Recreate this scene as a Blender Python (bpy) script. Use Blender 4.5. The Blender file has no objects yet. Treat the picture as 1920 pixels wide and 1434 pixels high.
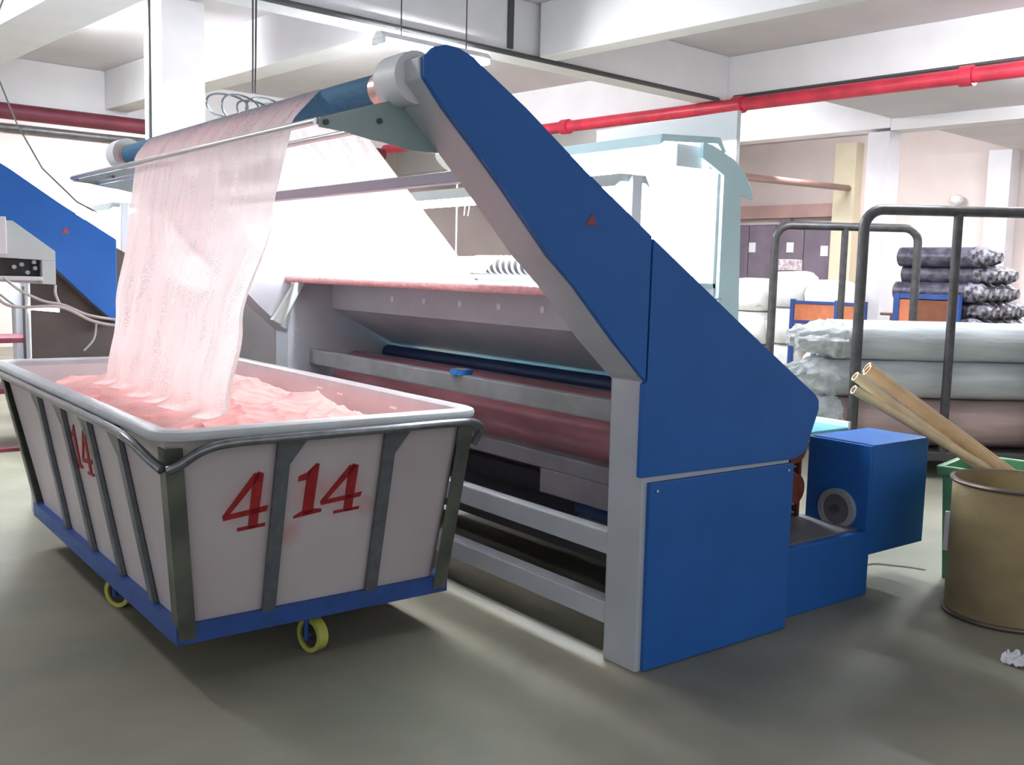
import bpy, bmesh, math, random
from mathutils import Vector, Matrix, noise
random.seed(7)
scene = bpy.context.scene
C = scene.collection
PI = math.pi

# ---------------------------------------------------------------- camera
cam_d = bpy.data.cameras.new('camera')
cam = bpy.data.objects.new('camera', cam_d)
C.objects.link(cam)
rx, up, fw = Vector((0.79640, -0.60429, 0.02420)), Vector((0.04740, 0.10226, 0.99363)), Vector((0.60291, 0.79018, -0.11008))
cam.matrix_world = Matrix(((rx.x, up.x, -fw.x, 0), (rx.y, up.y, -fw.y, 0), (rx.z, up.z, -fw.z, 1.5), (0, 0, 0, 1)))
cam_d.sensor_width = 36.0
cam_d.lens = 35.06
cam_d.clip_end = 200
scene.camera = cam
# ---------------------------------------------------------------- world, exposure
w = bpy.data.worlds.new('daylight')
scene.world = w
w.use_nodes = True
w.node_tree.nodes['Background'].inputs[0].default_value = (0.90, 0.95, 1.0, 1)
w.node_tree.nodes['Background'].inputs[1].default_value = 0.56
vs = scene.view_settings
vs.view_transform = 'Standard'
vs.look = 'None'
vs.gamma = 1
vs.use_curve_mapping = False
vs.exposure = 0.8
TUBE_POWER = 270.0
scene.cycles.max_bounces = 5
scene.cycles.diffuse_bounces = 3
scene.cycles.glossy_bounces = 2
scene.cycles.transmission_bounces = 3
scene.cycles.transparent_max_bounces = 5
scene.cycles.caustics_reflective = False
scene.cycles.caustics_refractive = False

# ---------------------------------------------------------------- materials
MATS = {}
def mat(name, col, rough=0.5, metal=0.0, var=0.0, scale=8.0, col2=None, bump=0.0, bscale=60.0, spec=0.5, coat=0.0, stretch=(1, 1, 1), contrast=(0.35, 0.65), detail=5):
    if name in MATS:
        return MATS[name]
    m = bpy.data.materials.new(name)
    m.use_nodes = True
    nt = m.node_tree
    b = nt.nodes['Principled BSDF']
    b.inputs['Base Color'].default_value = (*col, 1)
    b.inputs['Roughness'].default_value = rough
    b.inputs['Metallic'].default_value = metal
    b.inputs['Specular IOR Level'].default_value = spec
    b.inputs['Coat Weight'].default_value = coat
    tc = nt.nodes.new('ShaderNodeTexCoord')
    mp = nt.nodes.new('ShaderNodeMapping')
    mp.inputs['Scale'].default_value = stretch
    nt.links.new(tc.outputs['Object'], mp.inputs[0])
    if var > 0 or col2:
        n = nt.nodes.new('ShaderNodeTexNoise')
        n.inputs['Scale'].default_value = scale
        n.inputs['Detail'].default_value = detail
        nt.links.new(mp.outputs[0], n.inputs['Vector'])
        r = nt.nodes.new('ShaderNodeValToRGB')
        r.color_ramp.elements[0].position = contrast[0]
        r.color_ramp.elements[1].position = contrast[1]
        c2 = col2 or tuple(c * (1 - var) for c in col)
        r.color_ramp.elements[0].color = (*c2, 1)
        r.color_ramp.elements[1].color = (*col, 1)
        nt.links.new(n.outputs['Fac'], r.inputs[0])
        nt.links.new(r.outputs[0], b.inputs['Base Color'])
    if bump > 0:
        n2 = nt.nodes.new('ShaderNodeTexNoise')
        n2.inputs['Scale'].default_value = bscale
        n2.inputs['Detail'].default_value = 4
        nt.links.new(mp.outputs[0], n2.inputs['Vector'])
        bp = nt.nodes.new('ShaderNodeBump')
        bp.inputs['Strength'].default_value = bump
        bp.inputs['Distance'].default_value = 0.01
        nt.links.new(n2.outputs['Fac'], bp.inputs['Height'])
        nt.links.new(bp.outputs[0], b.inputs['Normal'])
    MATS[name] = m
    return m

def emit(name, col, strength):
    m = bpy.data.materials.new(name)
    m.use_nodes = True
    nt = m.node_tree
    nt.nodes.remove(nt.nodes['Principled BSDF'])
    e = nt.nodes.new('ShaderNodeEmission')
    e.inputs[0].default_value = (*col, 1)
    e.inputs[1].default_value = strength
    nt.links.new(e.outputs[0], nt.nodes['Material Output'].inputs[0])
    MATS[name] = m
    return m

def lace(name, col, hole, scale_u, scale_v, transl=0.5):
    """thin openwork cloth: diffuse + translucent thread, pattern of see-through holes along the cloth's own uv"""
    m = bpy.data.materials.new(name)
    m.use_nodes = True
    nt = m.node_tree
    nt.nodes.remove(nt.nodes['Principled BSDF'])
    N = nt.nodes.new
    L = nt.links.new
    uv = N('ShaderNodeUVMap')
    mp = N('ShaderNodeMapping')
    mp.inputs['Scale'].default_value = (scale_u, scale_v, 1)
    L(uv.outputs[0], mp.inputs[0])
    vo = N('ShaderNodeTexVoronoi')
    vo.feature = 'DISTANCE_TO_EDGE'
    vo.inputs['Scale'].default_value = 1.0
    L(mp.outputs[0], vo.inputs['Vector'])
    lt = N('ShaderNodeMath'); lt.operation = 'GREATER_THAN'; lt.inputs[1].default_value = 0.16
    L(vo.outputs['Distance'], lt.inputs[0])
    # open stripes run down the cloth
    mp2 = N('ShaderNodeMapping'); mp2.inputs['Scale'].default_value = (9, 1.6, 1)
    L(uv.outputs[0], mp2.inputs[0])
    nz = N('ShaderNodeTexNoise'); nz.inputs['Scale'].default_value = 2.2; nz.inputs['Detail'].default_value = 2
    L(mp2.outputs[0], nz.inputs['Vector'])
    rp = N('ShaderNodeValToRGB')
    rp.color_ramp.elements[0].position = 0.47
    rp.color_ramp.elements[1].position = 0.62
    L(nz.outputs['Fac'], rp.inputs[0])
    mul = N('ShaderNodeMath'); mul.operation = 'MULTIPLY'
    L(lt.outputs[0], mul.inputs[0]); L(rp.outputs[0], mul.inputs[1])
    add = N('ShaderNodeMath'); add.operation = 'MULTIPLY_ADD'; add.inputs[1].default_value = hole; add.inputs[2].default_value = 0.06
    L(mul.outputs[0], add.inputs[0])
    d = N('ShaderNodeBsdfDiffuse'); d.inputs[0].default_value = (*col, 1)
    t = N('ShaderNodeBsdfTranslucent'); t.inputs[0].default_value = (*col, 1)
    mx = N('ShaderNodeMixShader'); mx.inputs[0].default_value = transl
    L(d.outputs[0], mx.inputs[1]); L(t.outputs[0], mx.inputs[2])
    tr = N('ShaderNodeBsdfTransparent')
    mx2 = N('ShaderNodeMixShader')
    L(add.outputs[0], mx2.inputs[0]); L(mx.outputs[0], mx2.inputs[1]); L(tr.outputs[0], mx2.inputs[2])
    L(mx2.outputs[0], nt.nodes['Material Output'].inputs[0])
    MATS[name] = m
    return m

BLUE = mat('blue_enamel', (0.018, 0.122, 0.43), 0.48, var=0.10, scale=3, bump=0.06, bscale=220, spec=0.3)
BLUE2 = mat('cart_blue', (0.020, 0.075, 0.30), 0.5, var=0.25, scale=9)
GREY = mat('grey_enamel', (0.50, 0.53, 0.58), 0.45, var=0.08, scale=5)
GREYD = mat('dark_grey_enamel', (0.17, 0.16, 0.18), 0.5, var=0.2, scale=6)
GREYG = mat('green_grey_plate', (0.33, 0.42, 0.43), 0.45, var=0.1, scale=10)
STEEL = mat('bright_steel', (0.75, 0.75, 0.77), 0.22, 0.9)
TUBE = mat('galvanised_tube', (0.24, 0.25, 0.27), 0.30, 0.75, var=0.25, scale=25)
STRAP = mat('grey_strap', (0.17, 0.18, 0.20), 0.42, 0.45, var=0.25, scale=20)
ANGLE = mat('angle_iron', (0.17, 0.18, 0.15), 0.42, 0.45, var=0.4, scale=7)
COPPER = mat('copper_ring', (0.75, 0.48, 0.42), 0.28, 0.8)
WHITE = mat('white_paint', (0.80, 0.80, 0.82), 0.5)
BLACK = mat('black_rubber', (0.02, 0.02, 0.022), 0.6)
SLEEVE = mat('blue_roller_sleeve', (0.030, 0.17, 0.33), 0.7, var=0.25, scale=60, bump=0.3, bscale=300)
NAVY = mat('dark_blue_roller', (0.015, 0.035, 0.11), 0.4)
TUB = mat('milky_plastic_tub', (0.58, 0.53, 0.54), 0.42, var=0.0, scale=3, col2=(0.51, 0.44, 0.46), contrast=(0.3, 0.75))
RIM = mat('grey_plastic_rim', (0.52, 0.54, 0.57), 0.35, var=0.12, scale=6)
RED = mat('red_spray_paint', (0.38, 0.012, 0.018), 0.6, var=0.3, scale=30)
YWHEEL = mat('yellow_wheel', (0.50, 0.50, 0.10), 0.5, var=0.2, scale=12)
PINKROLL = mat('pink_film_roll', (0.44, 0.18, 0.21), 0.22, var=0.35, scale=4, stretch=(1, .4, 1), coat=0.3)
PINKF = mat('pink_cloth_roller', (0.80, 0.47, 0.48), 0.8, var=0.2, scale=30, bump=0.5, bscale=60)
PILE = mat('pink_cloth_pile', (0.93, 0.52, 0.49), 0.9, var=0.0, scale=5, col2=(0.86, 0.38, 0.37), bump=0.5, bscale=45, stretch=(1, 3, 1))
LACE = lace('pink_lace', (0.985, 0.885, 0.88), 0.30, 110, 150, 0.68)
FLOORM = mat('concrete_floor', (0.285, 0.265, 0.205), 0.55, scale=1.3, col2=(0.175, 0.178, 0.138), bump=0.15, bscale=14, contrast=(0.32, 0.68), detail=9)
CEIL = mat('ceiling_paint', (0.74, 0.70, 0.73), 0.8, var=0.07, scale=1.5)
BEAM = mat('beam_paint', (0.87, 0.85, 0.87), 0.8, var=0.05, scale=2)
COLM = mat('column_paint', (0.76, 0.73, 0.77), 0.7, var=0.06, scale=3)
WALLP = mat('peach_wall_paint', (0.80, 0.68, 0.65), 0.8, var=0.10, scale=1.2)
REDP = mat('red_pipe_paint', (0.62, 0.035, 0.07), 0.4, var=0.3, scale=6)
REDD = mat('dark_red_pipe', (0.16, 0.025, 0.045), 0.5, var=0.2, scale=6)
DARKC = mat('dark_conduit', (0.06, 0.06, 0.065), 0.5)
IRON = mat('iron_pipe', (0.10, 0.095, 0.10), 0.45, 0.4, var=0.35, scale=14)
PLASTIC = mat('clear_wrapped_cloth', (0.62, 0.66, 0.67), 0.28, scale=4, col2=(0.44, 0.48, 0.50), bump=0.5, bscale=14, stretch=(0.4, 2, 2))
PLASTICP = mat('wrapped_pink_cloth', (0.50, 0.35, 0.33), 0.35, scale=4, col2=(0.36, 0.27, 0.26), bump=0.5, bscale=14, stretch=(0.4, 2, 2))
CRUMPLE = mat('crumpled_plastic', (0.75, 0.79, 0.80), 0.22, scale=9, col2=(0.38, 0.41, 0.43), bump=0.9, bscale=18)
DROLL = mat('dark_wrapped_roll', (0.13, 0.12, 0.17), 0.28, scale=12, col2=(0.035, 0.03, 0.05), bump=0.6, bscale=25)
DCRUMP = mat('dark_crumple', (0.28, 0.27, 0.32), 0.3, scale=16, col2=(0.03, 0.025, 0.035), bump=0.9, bscale=30, contrast=(0.42, 0.6))
CARDB = mat('cardboard_drum', (0.36, 0.27, 0.13), 0.7, scale=2.2, col2=(0.23, 0.17, 0.09), bump=0.1, stretch=(1, 1, 2))
RIMST = mat('drum_rim_steel', (0.16, 0.12, 0.10), 0.4, 0.5)
KRAFT = mat('kraft_tube', (0.66, 0.44, 0.24), 0.6, var=0.15, scale=12)
KRAFT2 = mat('pale_kraft_tube', (0.74, 0.57, 0.35), 0.6, var=0.15, scale=12)
GREEN = mat('green_crate_plastic', (0.10, 0.30, 0.15), 0.4)
ORANGE = mat('orange_board', (0.70, 0.22, 0.10), 0.6, var=0.2, scale=6)
ORANGE2 = mat('brown_orange_board', (0.24, 0.075, 0.035), 0.6, var=0.25, scale=6)
PBLUE = mat('pale_blue_enamel', (0.58, 0.77, 0.80), 0.4, var=0.05, scale=4)
PGREEN = mat('pale_green_enamel', (0.60, 0.68, 0.67), 0.4, var=0.05, scale=4)
PURPLE = mat('shutter_purple_grey', (0.20, 0.155, 0.20), 0.6, var=0.2, scale=3)
CREAM = mat('cream_paint', (0.80, 0.70, 0.52), 0.7, var=0.08, scale=3)
PAPER = mat('paper', (0.85, 0.82, 0.86), 0.8)
BALE = mat('white_bale_cloth', (0.90, 0.89, 0.87), 0.8, var=0.08, scale=5, bump=0.8, bscale=6)
BROWN = mat('brown_steel', (0.28, 0.15, 0.13), 0.5)
CYAN = mat('cyan_plastic', (0.12, 0.55, 0.75), 0.3)
TAPE = mat('blue_tape', (0.02, 0.18, 0.55), 0.35)
CABLE = mat('grey_cable', (0.55, 0.52, 0.50), 0.5)
COIL = mat('red_brown_roller', (0.20, 0.05, 0.03), 0.5, var=0.4, scale=20)
REDRACK = mat('red_rack_paint', (0.38, 0.02, 0.03), 0.45)
PERF = mat('perforated_white', (0.80, 0.80, 0.82), 0.5, var=0.1, scale=20)
GLOW = emit('fluorescent_glow', (0.93, 0.97, 1.0), TUBE_POWER)
GLOW2 = emit('machine_tube_glow', (0.93, 0.97, 1.0), TUBE_POWER * 0.20)
GLOW3 = emit('dim_strip_glow', (0.97, 0.97, 1.0), 6.0)

# ---------------------------------------------------------------- mesh helpers
OFF = {}
def finish(name, bm, m, parent=None, smooth=False, bevel=0.0, seg=2, off=None):
    if bevel > 0:
        bmesh.ops.bevel(bm, geom=bm.edges[:], offset=bevel, segments=seg, affect='EDGES', profile=0.6, clamp_overlap=True)
    o_ = off if off is not None else OFF.get(parent.name if parent else None, (0, 0, 0))
    bmesh.ops.translate(bm, verts=bm.verts[:], vec=[-c for c in o_])
    bmesh.ops.recalc_face_normals(bm, faces=bm.faces[:])
    me = bpy.data.meshes.new(name)
    bm.to_mesh(me)
    bm.free()
    if smooth:
        for p in me.polygons:
            p.use_smooth = True
        try:
            me.set_sharp_from_angle(angle=math.radians(40))
        except Exception:
            pass
    me.materials.append(m)
    o = bpy.data.objects.new(name, me)
    C.objects.link(o)
    if parent:
        o.parent = parent
        OFF[o.name] = o_
    return o

def thing(name, label, cat, loc=(0, 0, 0), rotz=0.0, group=None, world_coords=True):
    o = bpy.data.objects.new(name, None)
    C.objects.link(o)
    o.empty_display_size = 0.1
    o.location = loc
    o.rotation_euler = (0, 0, rotz)
    o['label'] = label
    o['category'] = cat
    if group:
        o['group'] = group
    OFF[o.name] = loc if world_coords else (0, 0, 0)
    return o

def tag(o, label, cat, group=None):
    o['label'] = label
    o['category'] = cat
    if group:
        o['group'] = group
    return o

def struct(o):
    o['kind'] = 'structure'
    return o

def settle(o):
    """move a single-mesh thing's origin to the bottom centre of its mesh"""
    vs_ = [v.co for v in o.data.vertices]
    lo = Vector((min(v.x for v in vs_), min(v.y for v in vs_), min(v.z for v in vs_)))
    hi = Vector((max(v.x for v in vs_), max(v.y for v in vs_), max(v.z for v in vs_)))
    c = Vector(((lo.x + hi.x) / 2, (lo.y + hi.y) / 2, lo.z))
    o.data.transform(Matrix.Translation(-c))
    o.location = o.matrix_basis @ c
    return o

def copy_tree(o, parent=None, names=None):
    c = o.copy()
    C.objects.link(c)
    c.parent = parent
    for ch in o.children:
        if names is None or ch.name.split('.')[0] in names:
            copy_tree(ch, c)
    return c

def nbox(bm, lo, hi):
    r = bmesh.ops.create_cube(bm, size=1)
    for v in r['verts']:
        v.co = Vector((lo[i] + (v.co[i] + .5) * (hi[i] - lo[i]) for i in range(3)))
    return r['verts']

def box(name, lo, hi, m, parent=None, bevel=0.0, **k):
    bm = bmesh.new()
    nbox(bm, lo, hi)
    return finish(name, bm, m, parent, bevel=bevel, **k)

def prism(name, pts, axis, a, b, m, parent=None, bevel=0.0, **k):
    """2D outline extruded along axis from a to b; pts are the other two coordinates in xyz order"""
    bm = bmesh.new()
    def mk(p, d):
        q = list(p)
        q.insert(axis, d)
        return bm.verts.new(q)
    A = [mk(p, a) for p in pts]
    B = [mk(p, b) for p in pts]
    n = len(pts)
    bm.faces.new(A)
    bm.faces.new(B[::-1])
    for i in range(n):
        bm.faces.new((A[i], B[i], B[(i + 1) % n], A[(i + 1) % n]))
    return finish(name, bm, m, parent, bevel=bevel, **k)

def ring_sweep(bm, pts, radii, seg=12, closed=False, cap=True):
    pts = [Vector(p) for p in pts]
    n = len(pts)
    if not hasattr(radii, '__len__'):
        radii = [radii] * n
    rings = []
    prev = None
    for i, p in enumerate(pts):
        if closed:
            t = pts[(i + 1) % n] - pts[i - 1]
        else:
            t = pts[min(i + 1, n - 1)] - pts[max(i - 1, 0)]
        t.normalize()
        if prev is None:
            a = Vector((0, 0, 1)) if abs(t.z) < .9 else Vector((1, 0, 0))
            u = t.cross(a).normalized()
        else:
            u = (prev - t * prev.dot(t)).normalized()
        prev = u
        v = t.cross(u)
        rings.append([bm.verts.new(p + radii[i] * (math.cos(2 * PI * k / seg) * u + math.sin(2 * PI * k / seg) * v)) for k in range(seg)])
    m_ = n if closed else n - 1
    for i in range(m_):
        r0, r1 = rings[i], rings[(i + 1) % n]
        for k in range(seg):
            bm.faces.new((r0[k], r0[(k + 1) % seg], r1[(k + 1) % seg], r1[k]))
    if cap and not closed:
        bm.faces.new(rings[0][::-1])
        bm.faces.new(rings[-1])
    return rings

def tube(name, pts, r, m, parent=None, seg=12, closed=False, **k):
    bm = bmesh.new()
    ring_sweep(bm, pts, r, seg, closed)
    return finish(name, bm, m, parent, smooth=True, **k)

def cyl(name, p0, p1, r, m, parent=None, seg=28, **k):
    return tube(name, [p0, p1], r, m, parent, seg, **k)

def annulus(name, p0, p1, ro, ri, m, parent=None, seg=32, **k):
    bm = bmesh.new()
    A = ring_sweep(bm, [p0, p1], ro, seg, cap=False)
    B = ring_sweep(bm, [p0, p1], ri, seg, cap=False)
    for e in (0, 1):
        for i in range(seg):
            bm.faces.new((A[e][i], A[e][(i + 1) % seg], B[e][(i + 1) % seg], B[e][i]))
    return finish(name, bm, m, parent, smooth=True, **k)

def grid(name, fn, nu, nv, m, parent=None, uvs=(1, 1), thick=0.0, **k):
    bm = bmesh.new()
    uvl = bm.loops.layers.uv.new('UVMap')
    V = [[bm.verts.new(fn(i / nu, j / nv)) for j in range(nv + 1)] for i in range(nu + 1)]
    for i in range(nu):
        for j in range(nv):
            f = bm.faces.new((V[i][j], V[i + 1][j], V[i + 1][j + 1], V[i][j + 1]))
            for l, (a, b) in zip(f.loops, ((i, j), (i + 1, j), (i + 1, j + 1), (i, j + 1))):
                l[uvl].uv = (a / nu * uvs[0], b / nv * uvs[1])
    return finish(name, bm, m, parent, smooth=True, **k)

def arc(c, r, a0, a1, n=8):
    return [(c[0] + r * math.cos(a0 + (a1 - a0) * i / n), c[1] + r * math.sin(a0 + (a1 - a0) * i / n)) for i in range(n + 1)]

def lerp(a, b, t):
    return a + (b - a) * t

def interp(xs, ys, x):
    if x <= xs[0]:
        return ys[0]
    for i in range(len(xs) - 1):
        if x <= xs[i + 1]:
            t = (x - xs[i]) / (xs[i + 1] - xs[i])
            t = t * t * (3 - 2 * t)
            return ys[i] + (ys[i + 1] - ys[i]) * t
    return ys[-1]

# building frame: turned 5.2 degrees from the machines
TH = math.radians(5.2)
cb, sb = math.cos(TH), math.sin(TH)
def bw(x, y, z=0.0):
    return (x * cb - y * sb, x * sb + y * cb, z)
def turn(o):
    o.rotation_euler = (0, 0, TH)
    return o
def bbox(name, lo, hi, m, bevel=0.0, parent=None):
    o = box(name, lo, hi, m, parent, bevel)
    if parent is None:
        turn(o)
    return o

# ================================================================ structure
struct(bbox('floor', (-7, -9, -0.2), (22, 21, 0), FLOORM))
struct(bbox('ceiling', (-7, -3, 4.25), (18.4, 20, 4.45), CEIL))
low = struct(bbox('ceiling', (11.05, -3, 3.75), (18.0, 6.95, 3.95), CEIL))
struct(bbox('wall_back', (18.0, -9, 0), (18.3, 20, 4.25), WALLP))
struct(bbox('wall_left', (-7, 18.6, 0), (18.0, 18.9, 4.25), WALLP))
def beam(lo, hi):
    return struct(bbox('ceiling_beam', lo, hi, BEAM, 0.015))
beam((-7, 7.72, 3.70), (10.65, 8.12, 4.25))          # along the building over the machine
beam((-7, 15.0, 3.55), (10.65, 15.4, 4.25))
beam((2.95, 8.12, 3.70), (3.55, 15.0, 4.25))
beam((5.6, 8.12, 3.70), (5.95, 15.0, 4.25))
beam((7.3, -3, 3.70), (7.55, 7.66, 4.25))
beam((10.65, -3, 3.70), (11.05, 18.6, 4.25))
beam((13.4, 6.95, 3.62), (13.75, 18.6, 4.25))
beam((13.4, -3, 3.58), (13.75, 6.95, 3.75))
def column(x, y, s, top):
    return struct(bbox('column', (x, y, 0), (x + s, y + s, top), COLM, 0.012))
colL = column(4.455, 10.33, 0.47, 4.25)
bbox_strip = bbox('conduit', (4.435, 10.62, 0.3), (4.455, 10.65, 4.25), DARKC, parent=colL)
column(10.72, 7.9, 0.32, 3.7)
column(13.4, 6.95, 0.33, 3.58)
column(17.6, 6.95, 0.38, 3.75)
# far doorway: pilaster, header, shutter with sheets of paper
struct(bbox('trim_1', (17.72, 9.84, 0), (18.0, 10.28, 4.1), CREAM, 0.01))
struct(bbox('trim_2', (17.8, 10.28, 2.72), (18.0, 12.9, 2.98), mat('rosy_header', (0.52, 0.33, 0.31), 0.7, var=0.15, scale=2)))
sh = struct(bbox('door_1', (17.9, 10.28, 0), (18.0, 12.9, 2.60), PURPLE))
for i in range(4):
    bbox('shutter_panel', (17.86, 10.30 + i * 0.65, 0.02), (17.90, 10.30 + i * 0.65 + 0.63, 2.58), PURPLE, 0.01, parent=sh)
bbox('shutter_post', (17.84, 11.25, 2.55), (17.90, 11.5, 2.74), PURPLE, 0.004, parent=sh)
for y, z in ((12.14, 2.13), (11.24, 2.13), (10.47, 2.06)):
    bbox('paper_sheet', (17.845, y - 0.08, z - 0.1), (17.857, y + 0.08, z + 0.1), PAPER, parent=sh)
# small window in the left wall seen through the machine
wn = struct(bbox('window_1', (12.0, 18.55, 2.3), (12.7, 18.6, 3.1), mat('window_dark', (0.10, 0.09, 0.11), 0.3)))
bbox('window_frame', (11.85, 18.50, 2.25), (12.02, 18.6, 3.15), GREY, parent=wn)
bbox('window_frame', (12.68, 18.50, 2.25), (12.8, 18.6, 3.15), GREY, parent=wn)

# pipes and conduits under the ceiling
def bpipe(name, pts, r, m, label, cat):
    o = tube(name, pts, r, m, seg=14)
    turn(o)
    return tag(o, label, cat)
rp = thing('fire_pipe', 'red painted steel pipe hung under the right ceiling beam', 'pipe', bw(10.55, 3, 3.6), TH, world_coords=False)
tube('pipe_run', [(0, -6, 0.02), (0, 12, 0.02)], 0.08, REDP, rp, 14)
for y in (-1.2, 1.6, 4.4, 7.4):
    annulus('pipe_collar', (0, y, 0.02), (0, y + 0.14, 0.02), 0.105, 0.078, REDP, rp, 18)
bpipe('conduit_pipe', [(10.62, -3, 3.74), (10.62, 7.6, 3.74)], 0.018, DARKC, 'thin dark conduit running just above the red pipe', 'conduit')
bpipe('conduit_pipe', [(0.5, 7.69, 3.69), (10.42, 7.69, 3.69)], 0.026, DARKC, 'black conduit along the lower edge of the long beam over the machine', 'conduit')
bpipe('dark_red_pipe', [(0, 14.85, 3.50), (10.4, 14.85, 3.50)], 0.11, REDD, 'dark red pipe under the far left beam', 'pipe')
bpipe('wall_conduit', [(0, 18.5, 3.72), (10.4, 18.5, 3.72)], 0.07, IRON, 'brown conduit on the far left peach wall', 'conduit')
bpipe('steel_rail', [(11.06, 8.1, 2.86), (17.7, 9.95, 3.24)], 0.055, BROWN, 'brown steel rail ending at the cream door post', 'rail')
o = bbox('beam_slot_strip', (6.90, 7.695, 3.74), (6.97, 7.719, 4.24), DARKC)
tag(settle(o), 'short black vertical strip on the beam face beside the lamp', 'strip')

# ================================================================ fluorescent lamps
def lamp_tubes(parent, x0, x1, y, z, axis='x', n=2, gap=0.11, holder=True):
    for i in range(n):
        d = (i - (n - 1) / 2) * gap
        if axis == 'x':
            a, b = (x0, y + d, z), (x1, y + d, z)
        else:
            a, b = (y + d, x0, z), (y + d, x1, z)
        t = cyl('lamp_tube', a, b, 0.019, GLOW, parent, 12)
        t['label'] = 'glowing white fluorescent tube'

def ceiling_lamp(x, y, z, label, l=1.25, rot=0.0):
    t = thing('fluorescent_lamp', label, 'lamp', bw(x, y, z), TH + rot, group='ceiling lamps', world_coords=False)
    prism('lamp_body', [(-0.09, 0), (-0.03, 0.06), (0.03, 0.06), (0.09, 0)], 0, 0, l, WHITE, t)
    for xx in (0.0, l - 0.03):
        box('end_cap', (xx, -0.09, -0.05), (xx + 0.03, 0.09, 0.0), WHITE, t, 0.004)
    lamp_tubes(t, 0.03, l - 0.03, 0, -0.028)
    for xx in (0.25, l - 0.25):
        cyl('hanger', (xx, 0, 0.06), (xx, 0, (3.75 if z < 3.75 and x > 11 else 4.25) - z), 0.006, DARKC, t, 8)
    return t
ceiling_lamp(5.15, 7.45, 3.50, 'twin tube fluorescent ceiling lamp glaring above the roller end of the machine')
for x_, y_, z_, r_, lab_ in (  # unseen lamps added to brighten the background; the two aisle ones are inferred
        (6.3, 8.40, 4.10, 0, 'added for fill, hidden behind the long beam, right of the white column'),
        (1.2, 8.40, 4.10, 0, 'added for fill, hidden behind the long beam, left of the white column'),
        (6.22, 10.4, 4.10, 90, 'added for fill, hidden behind the short cross beam over the machine'),
        (3.85, 10.9, 4.10, 90, 'added for fill, hidden behind the left cross beam'),
        (7.82, 3.0, 4.10, 90, 'behind the right cross beam over the aisle'),
        (0.1, 7.1, 3.60, 0, 'over the aisle left of the laundry cart'),
        (1.6, 15.85, 4.10, 0, 'added for fill, hidden behind the dark red pipe beam by the left wall'),
        (6.4, 15.85, 4.10, 0, 'added for fill, hidden behind the dark red pipe beam, far behind the machine'),
        (11.35, 9.3, 4.10, 90, 'added for fill, hidden behind the red pipe beam, above the pale blue machine'),
        (14.05, 8.0, 4.10, 90, 'added for fill, hidden over the white bales and the shutter'),
        (13.98, 3.6, 3.70, 90, 'added for fill, hidden over the dark rolls by the right back wall'),
        (11.28, 3.0, 3.70, 90, 'added for fill, hidden behind the red pipe beam, above the wrapped rolls')):
    ceiling_lamp(x_, y_, z_, 'twin tube fluorescent ceiling lamp ' + lab_, 0.6 if x_ < 0.5 else 1.25, math.radians(r_))

# ================================================================ the big inspection machine
MX = (2.60, 2.583, 0.0)
mach = thing('fabric_inspection_machine', 'large blue and grey fabric inspection machine with slanted side arms and top roller', 'machine', MX)
front = [(1.612, 2.125), (1.614, 2.066), (1.685, 1.987), (1.80, 1.877), (1.911, 1.766), (2.109, 1.556), (2.225, 1.458), (2.419, 1.263), (2.566, 1.133)]
toparc = [(1.834, 2.119), (1.79, 2.150), (1.737, 2.168), (1.69, 2.172), (1.645, 2.158)]
armA = front + [(2.580, 1.115), (2.583, 1.64)] + [(2.247, 1.850), (1.998, 2.020)] + toparc
panB = [(2.569, 1.120), (2.591, 1.115), (2.591, 1.632), (3.067, 1.334), (3.600, 1.012), (3.626, 0.985), (3.630, 0.945), (3.557, 0.782), (3.535, 0.760), (3.47, 0.743), (2.569, 0.757)]
panB = [(2.569, 1.108), (2.587, 1.108)] + panB[2:]
panB[1] = (2.591, 1.108)
panC = [(2.628, 0.004), (3.480, 0.004), (3.478, 0.727), (2.626, 0.732)]
body = [(x - 0.006, z) for x, z in front] + [(2.598, 1.11), (2.600, 0.0), (3.462, 0.0), (3.462, 0.738), (3.53, 0.765), (3.615, 0.95), (3.60, 1.0), (2.59, 1.622), (1.998, 2.008)] + [(x, z - 0.012) for x, z in toparc]
body = [(max(x, 1.60), z) for x, z in body]
def side(y0, y1, yp0, yp1, ins=0.0):
    s = prism('side_frame', body, 1, y0, y1, GREY, mach, 0.004)
    f_ = lambda P: [(x + ins, z) for x, z in P]
    prism('arm_panel', f_(armA), 1, yp0, yp1, BLUE, s, 0.005)
    prism('upper_panel', f_(panB), 1, yp0, yp1, BLUE, s, 0.005)
    prism('lower_panel', f_(panC), 1, yp0, yp1, BLUE, s, 0.005)
    return s
sA = side(2.597, 2.775, 2.577, 2.599)
side(5.67, 5.85, 5.848, 5.87, 0.04)
prism('maker_mark', [(2.262, 1.665), (2.312, 1.665), (2.292, 1.705)], 1, 2.5745, 2.578, mat('mark_red', (0.30, 0.06, 0.08), 0.6), sA)
for x, z in ((2.66, 0.70), (3.44, 0.70)):
    cyl('screw', (x, 2.572, z), (x, 2.58, z), 0.006, STEEL, sA, 10)
# top roller, end drums, rings
roll = cyl('top_roller', (1.66, 2.905, 2.075), (1.66, 5.585, 2.075), 0.054, SLEEVE, mach, 36)
for a, b in ((2.835, 2.905), (5.585, 5.62)):
    cyl('copper_ring', (1.66, a, 2.075), (1.66, b, 2.075), 0.0565, COPPER, roll, 32)
for a, b in ((2.812, 2.835), (5.62, 5.626)):
    cyl('gap_disc', (1.66, a, 2.075), (1.66, b, 2.075), 0.048, BLACK, roll, 24)
for a, b in ((2.68, 2.812), (5.626, 5.76)):
    cyl('end_drum', (1.652, a, 2.085), (1.652, b, 2.085), 0.080, WHITE, mach, 36)
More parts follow.
